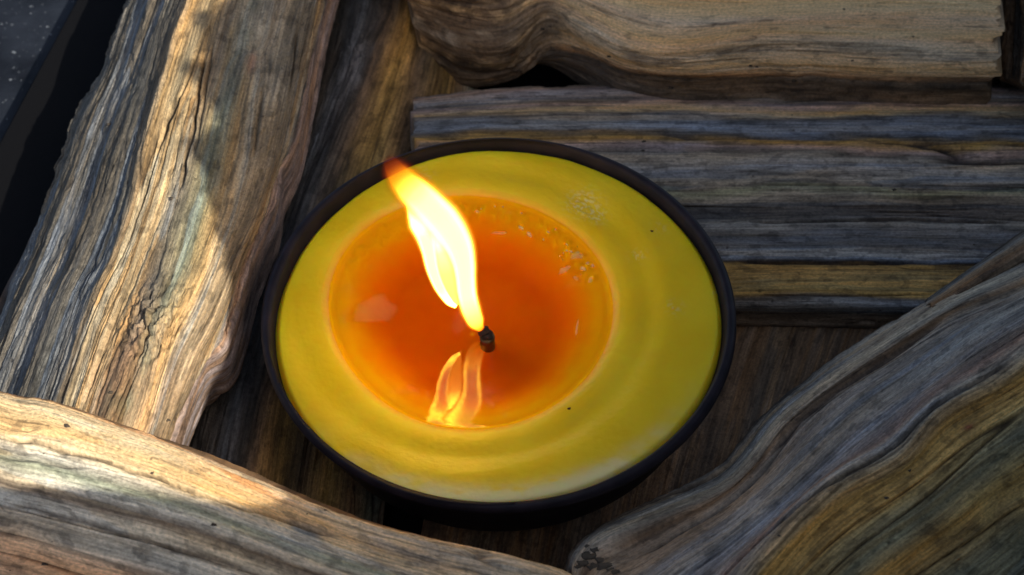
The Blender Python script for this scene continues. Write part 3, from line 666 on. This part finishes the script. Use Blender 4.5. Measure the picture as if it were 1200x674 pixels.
# thin yellow veil in the fold between them
strand([(536,357,2,.62,.6),(528,345,8,.6,.7),(520,320,13,.62,.75),(514,295,14,.75,.85),(508,275,14,.95,.95),(500,258,12,1,1)], [(.9, 0, .75), (1.05, 0, .5)], depth=.3, y0=FY0 + .003, edge_glow=0.)
FV = np.vstack(FVs); FV[:, 2] -= .055
me = bpy.data.meshes.new('flame'); me.from_pydata([tuple(v) for v in FV], [], FFs)
a = me.color_attributes.new('Col', 'FLOAT_COLOR', 'POINT'); a.data.foreach_set('color', np.vstack(FCs).astype(np.float32).ravel())
me.materials.append(flame_mat()); me.polygons.foreach_set('use_smooth', np.ones(len(me.polygons), bool))
fo = bpy.data.objects.new('flame', me); COL.objects.link(fo); fo.parent = candle

# ------------------------------------------------------------------ small litter
def crumb(name, P, r, seed, mat, label, cat, group):
    n = 12; th = np.linspace(0, 2 * np.pi, n, endpoint=False); V = []
    for k in range(1, 8):
        ph = math.pi * k / 8
        d = np.stack([math.sin(ph) * np.cos(th), math.sin(ph) * np.sin(th), math.cos(ph) + 0 * th], -1)
        rr = r * (1 + .7 * fbm(d[:, 0] * 1.7 + seed, d[:, 1] * 1.7 + d[:, 2], seed, 3)); V.append(d * rr[:, None] * np.array([1.3, .9, .6]))
    V = np.array(V).reshape(-1, 3); F_ = [tuple(f) for f in grid_faces(7, n, True).tolist()] + [tuple(range(n))[::-1], tuple(range(6 * n, 7 * n))]
    o = mesh_obj(name, V, F_, mat); o.location = P; tag(o, label, cat, group); return o
BARK = plain('crumbled_bark', (.10, .085, .06), .95)
bpy.context.view_layer.update(); DG = bpy.context.evaluated_depsgraph_get()
def hit(px, py):
    ok, loc, nor, idx, ob, mt = SC.ray_cast(DG, Vector(CAM.tolist()), Vector(ray(px, py).tolist()).normalized())
    return (loc, ob) if ok else (None, None)
cr_ = [(690,652,.0016),(697,645,.0011),(684,660,.0013),(703,657,.0012),(709,664,.0017),(716,668,.0010),(695,664,.0015),(678,664,.0009),(722,671,.0013),(688,640,.0007)]
for i, (px, py, r) in enumerate(cr_):
    P, ob = hit(px, py)
    if P is not None: crumb('bark_crumb', P, r, i * 3 + 2, BARK, 'small dark crumb of bark where the pale log meets the curved log', 'bark crumb', 'bark crumbs between the two front logs')
GRIT = plain('wood_grit', (.06, .045, .03), .95)
made = 0
for i in range(140):
    px, py = rng.rand() * 1190 + 5, rng.rand() * 664 + 5; P, ob = hit(px, py)
    if P is None or not ob.name.startswith('split_log') or made >= 46: continue
    made += 1; crumb('wood_crumb', P, .00025 + .00075 * rng.rand() ** 2.5, i, GRIT, 'tiny dark crumb of wood lying on the weathered firewood', 'wood crumb', 'wood crumbs scattered on the firewood')
SOOT = plain('soot', (.09, .03, .01), .9)
for (px, py, r, lb) in [(667, 479, .0005, 'reddish speck on the yellow wax, below and right of the molten pool'), (764, 271, .0005, 'dark speck on the yellow wax near the upper right rim')]:
    P, ob = hit(px, py); crumb('soot_speck', P, r, int(px), SOOT, lb, 'speck', None)
SPL = plain('dark_splinter', (.07, .055, .04), .9)
def splinter(pts, z, rad, label):
    P = resample([at(p[0], p[1], zz) for p, zz in zip(pts, z)], 20); r = np.interp(np.linspace(0, 1, 20), [0, .2, .8, 1], [rad * .4, rad, rad, rad * .3])
    Vv, F_ = tube(P, r, 8); o0 = P.mean(0); o = mesh_obj('wood_splinter', Vv - o0, F_, SPL); o.location = Vector(o0); return tag(o, label, 'splinter')
splinter([(213,224),(216,229),(224,234),(232,239)], [.1068, .1072, .1075, .1072], .0005, 'bent dark splinter on the weathered log beside its long crack')
splinter([(303,94),(309,97),(318,104)], [.1058, .1062, .1060], .0004, 'tiny dark splinter on the weathered log below its reddish scar')

# ------------------------------------------------------------------ camera, light
cd = bpy.data.cameras.new('camera'); cam = bpy.data.objects.new('camera', cd); COL.objects.link(cam)
cd.lens = 50; cd.sensor_width = 36; cd.clip_start = .01; cd.clip_end = 100
cd.shift_x = 0; cd.shift_y = 0
M3 = Matrix((RT.tolist(), UP.tolist(), (-FW).tolist())).transposed(); cam.matrix_world = Matrix.Translation(CAM.tolist()) @ M3.to_4x4()
SC.camera = cam
cd.dof.use_dof = True; cd.dof.focus_distance = float(np.dot(np.array([0, -.01, ZR]) - CAM, FW)); cd.dof.aperture_fstop = 16

SUN_AZ = math.radians(-42)      # direction towards the sun in the ground plane, from +X (right), negative = towards the viewer
SUN_EL = math.radians(40)
sd = np.array([math.cos(SUN_EL) * math.cos(SUN_AZ), math.cos(SUN_EL) * math.sin(SUN_AZ), math.sin(SUN_EL)])
ld = bpy.data.lights.new('sun', 'SUN'); ld.energy = 5.0; ld.angle = math.radians(.45); ld.color = (1., .93, .82)
lo = bpy.data.objects.new('sun', ld); COL.objects.link(lo)
lo.rotation_euler = Vector(sd.tolist()).to_track_quat('Z', 'Y').to_euler()
w = bpy.data.worlds.new('World'); SC.world = w; w.use_nodes = True; nt = w.node_tree
bg = nt.nodes['Background']; sky = nt.nodes.new('ShaderNodeTexSky'); sky.sky_type = 'NISHITA'; sky.sun_disc = False
sky.dust_density = 3.0; sky.air_density = .8; sky.sun_elevation = SUN_EL; sky.sun_rotation = math.pi / 2 - SUN_AZ
nt.links.new(sky.outputs[0], bg.inputs[0]); bg.inputs[1].default_value = .15

# added screen, out of frame sunward; its top is shaped to shade all but the left
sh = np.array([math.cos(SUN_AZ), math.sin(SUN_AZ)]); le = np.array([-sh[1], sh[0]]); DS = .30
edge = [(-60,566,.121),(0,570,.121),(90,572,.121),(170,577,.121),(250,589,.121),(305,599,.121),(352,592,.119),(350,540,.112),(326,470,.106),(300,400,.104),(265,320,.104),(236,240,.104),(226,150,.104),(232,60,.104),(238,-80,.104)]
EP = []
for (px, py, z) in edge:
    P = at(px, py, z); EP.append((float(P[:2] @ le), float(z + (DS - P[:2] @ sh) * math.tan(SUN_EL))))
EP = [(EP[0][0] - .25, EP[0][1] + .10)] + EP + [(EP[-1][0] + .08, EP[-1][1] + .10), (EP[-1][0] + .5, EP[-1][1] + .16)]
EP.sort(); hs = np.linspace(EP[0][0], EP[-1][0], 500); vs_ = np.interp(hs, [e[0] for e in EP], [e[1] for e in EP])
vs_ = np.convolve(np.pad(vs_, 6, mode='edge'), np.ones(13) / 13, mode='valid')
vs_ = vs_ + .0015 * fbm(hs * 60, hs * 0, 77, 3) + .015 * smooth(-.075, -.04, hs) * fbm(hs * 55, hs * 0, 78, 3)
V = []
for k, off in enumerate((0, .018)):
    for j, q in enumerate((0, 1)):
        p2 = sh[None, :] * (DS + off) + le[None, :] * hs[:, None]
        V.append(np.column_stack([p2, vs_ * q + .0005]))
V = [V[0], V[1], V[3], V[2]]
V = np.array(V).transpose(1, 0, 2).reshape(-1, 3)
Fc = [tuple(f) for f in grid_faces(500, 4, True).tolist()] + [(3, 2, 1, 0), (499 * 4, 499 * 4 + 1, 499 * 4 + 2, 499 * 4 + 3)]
scr = mesh_obj('shade_screen', V, Fc, plain('shade_screen_wood', (.16, .12, .08), .8), smooth_sh=False)
tag(scr, 'added out of frame screen, its top shaped to shade the pile from the lower right', 'screen')

# added tree, out of frame; its dark crown is there for wax and pool to mirror
def leaf_mat():
    m, nt, out = new_mat('leaf'); L = nt.links.new
    b = N(nt, 'ShaderNodeBsdfPrincipled', Roughness=.5); oi = N(nt, 'ShaderNodeVertexColor', layer_name='Col'); L(oi.outputs[0], b.inputs['Base Color'])
    L(b.outputs[0], out.inputs[0]); return m
tree = bpy.data.objects.new('reflection_tree', None); COL.objects.link(tree); tree.location = (.5, 3.4, 0)
tag(tree, 'added unseen tree beyond the firewood, its dark crown mirrored in the molten pool', 'tree')
NL = 15000
dv = rng.normal(size=(NL, 3)); dv /= np.linalg.norm(dv, axis=1, keepdims=True); dv *= (rng.rand(NL, 1) ** .4)
cl_ = dv * np.array([2.6, 1.7, 1.1]) + np.array([-.1, 2.2, 2.7])
a1 = rng.normal(size=(NL, 3)); a1 /= np.linalg.norm(a1, axis=1, keepdims=True); a2 = np.cross(a1, rng.normal(size=(NL, 3))); a2 /= np.linalg.norm(a2, axis=1, keepdims=True)
sz = (.05 + .03 * rng.rand(NL, 1))
LV = np.stack([cl_ - a1 * sz, cl_ - a1 * sz * .2 + a2 * sz * .5, cl_ + a1 * sz, cl_ - a1 * sz * .2 - a2 * sz * .5], 1).reshape(-1, 3) - np.array([.5, 3.4, 0])
LC = np.repeat(np.array([.022, .036, .012]) * (.6 + .8 * rng.rand(NL, 1)), 4, 0)
mesh_obj('crown', LV, np.arange(NL * 4).reshape(-1, 4), leaf_mat(), parent=tree, col=LC, smooth_sh=False)
Vt, Ft = tube([(0, 0, 0), (.02, 0, .6), (-.05, -.1, 1.3), (-.2, -.5, 2.0), (-.4, -1.0, 2.6), (-.5, -1.4, 3.1)], [.16, .12, .10, .08, .05, .02], 20, 0, .08)
mesh_obj('trunk', Vt, Ft, plain('tree_bark', (.10, .08, .06), .9), parent=tree)

SC.view_settings.view_transform = 'Standard'; SC.view_settings.look = 'None'; SC.view_settings.exposure = .45; SC.view_settings.gamma = 1
SC.render.engine = 'CYCLES'; SC.cycles.use_denoising = True; SC.cycles.max_bounces = 8; SC.cycles.transparent_max_bounces = 40
SC.cycles.sample_clamp_indirect = 6
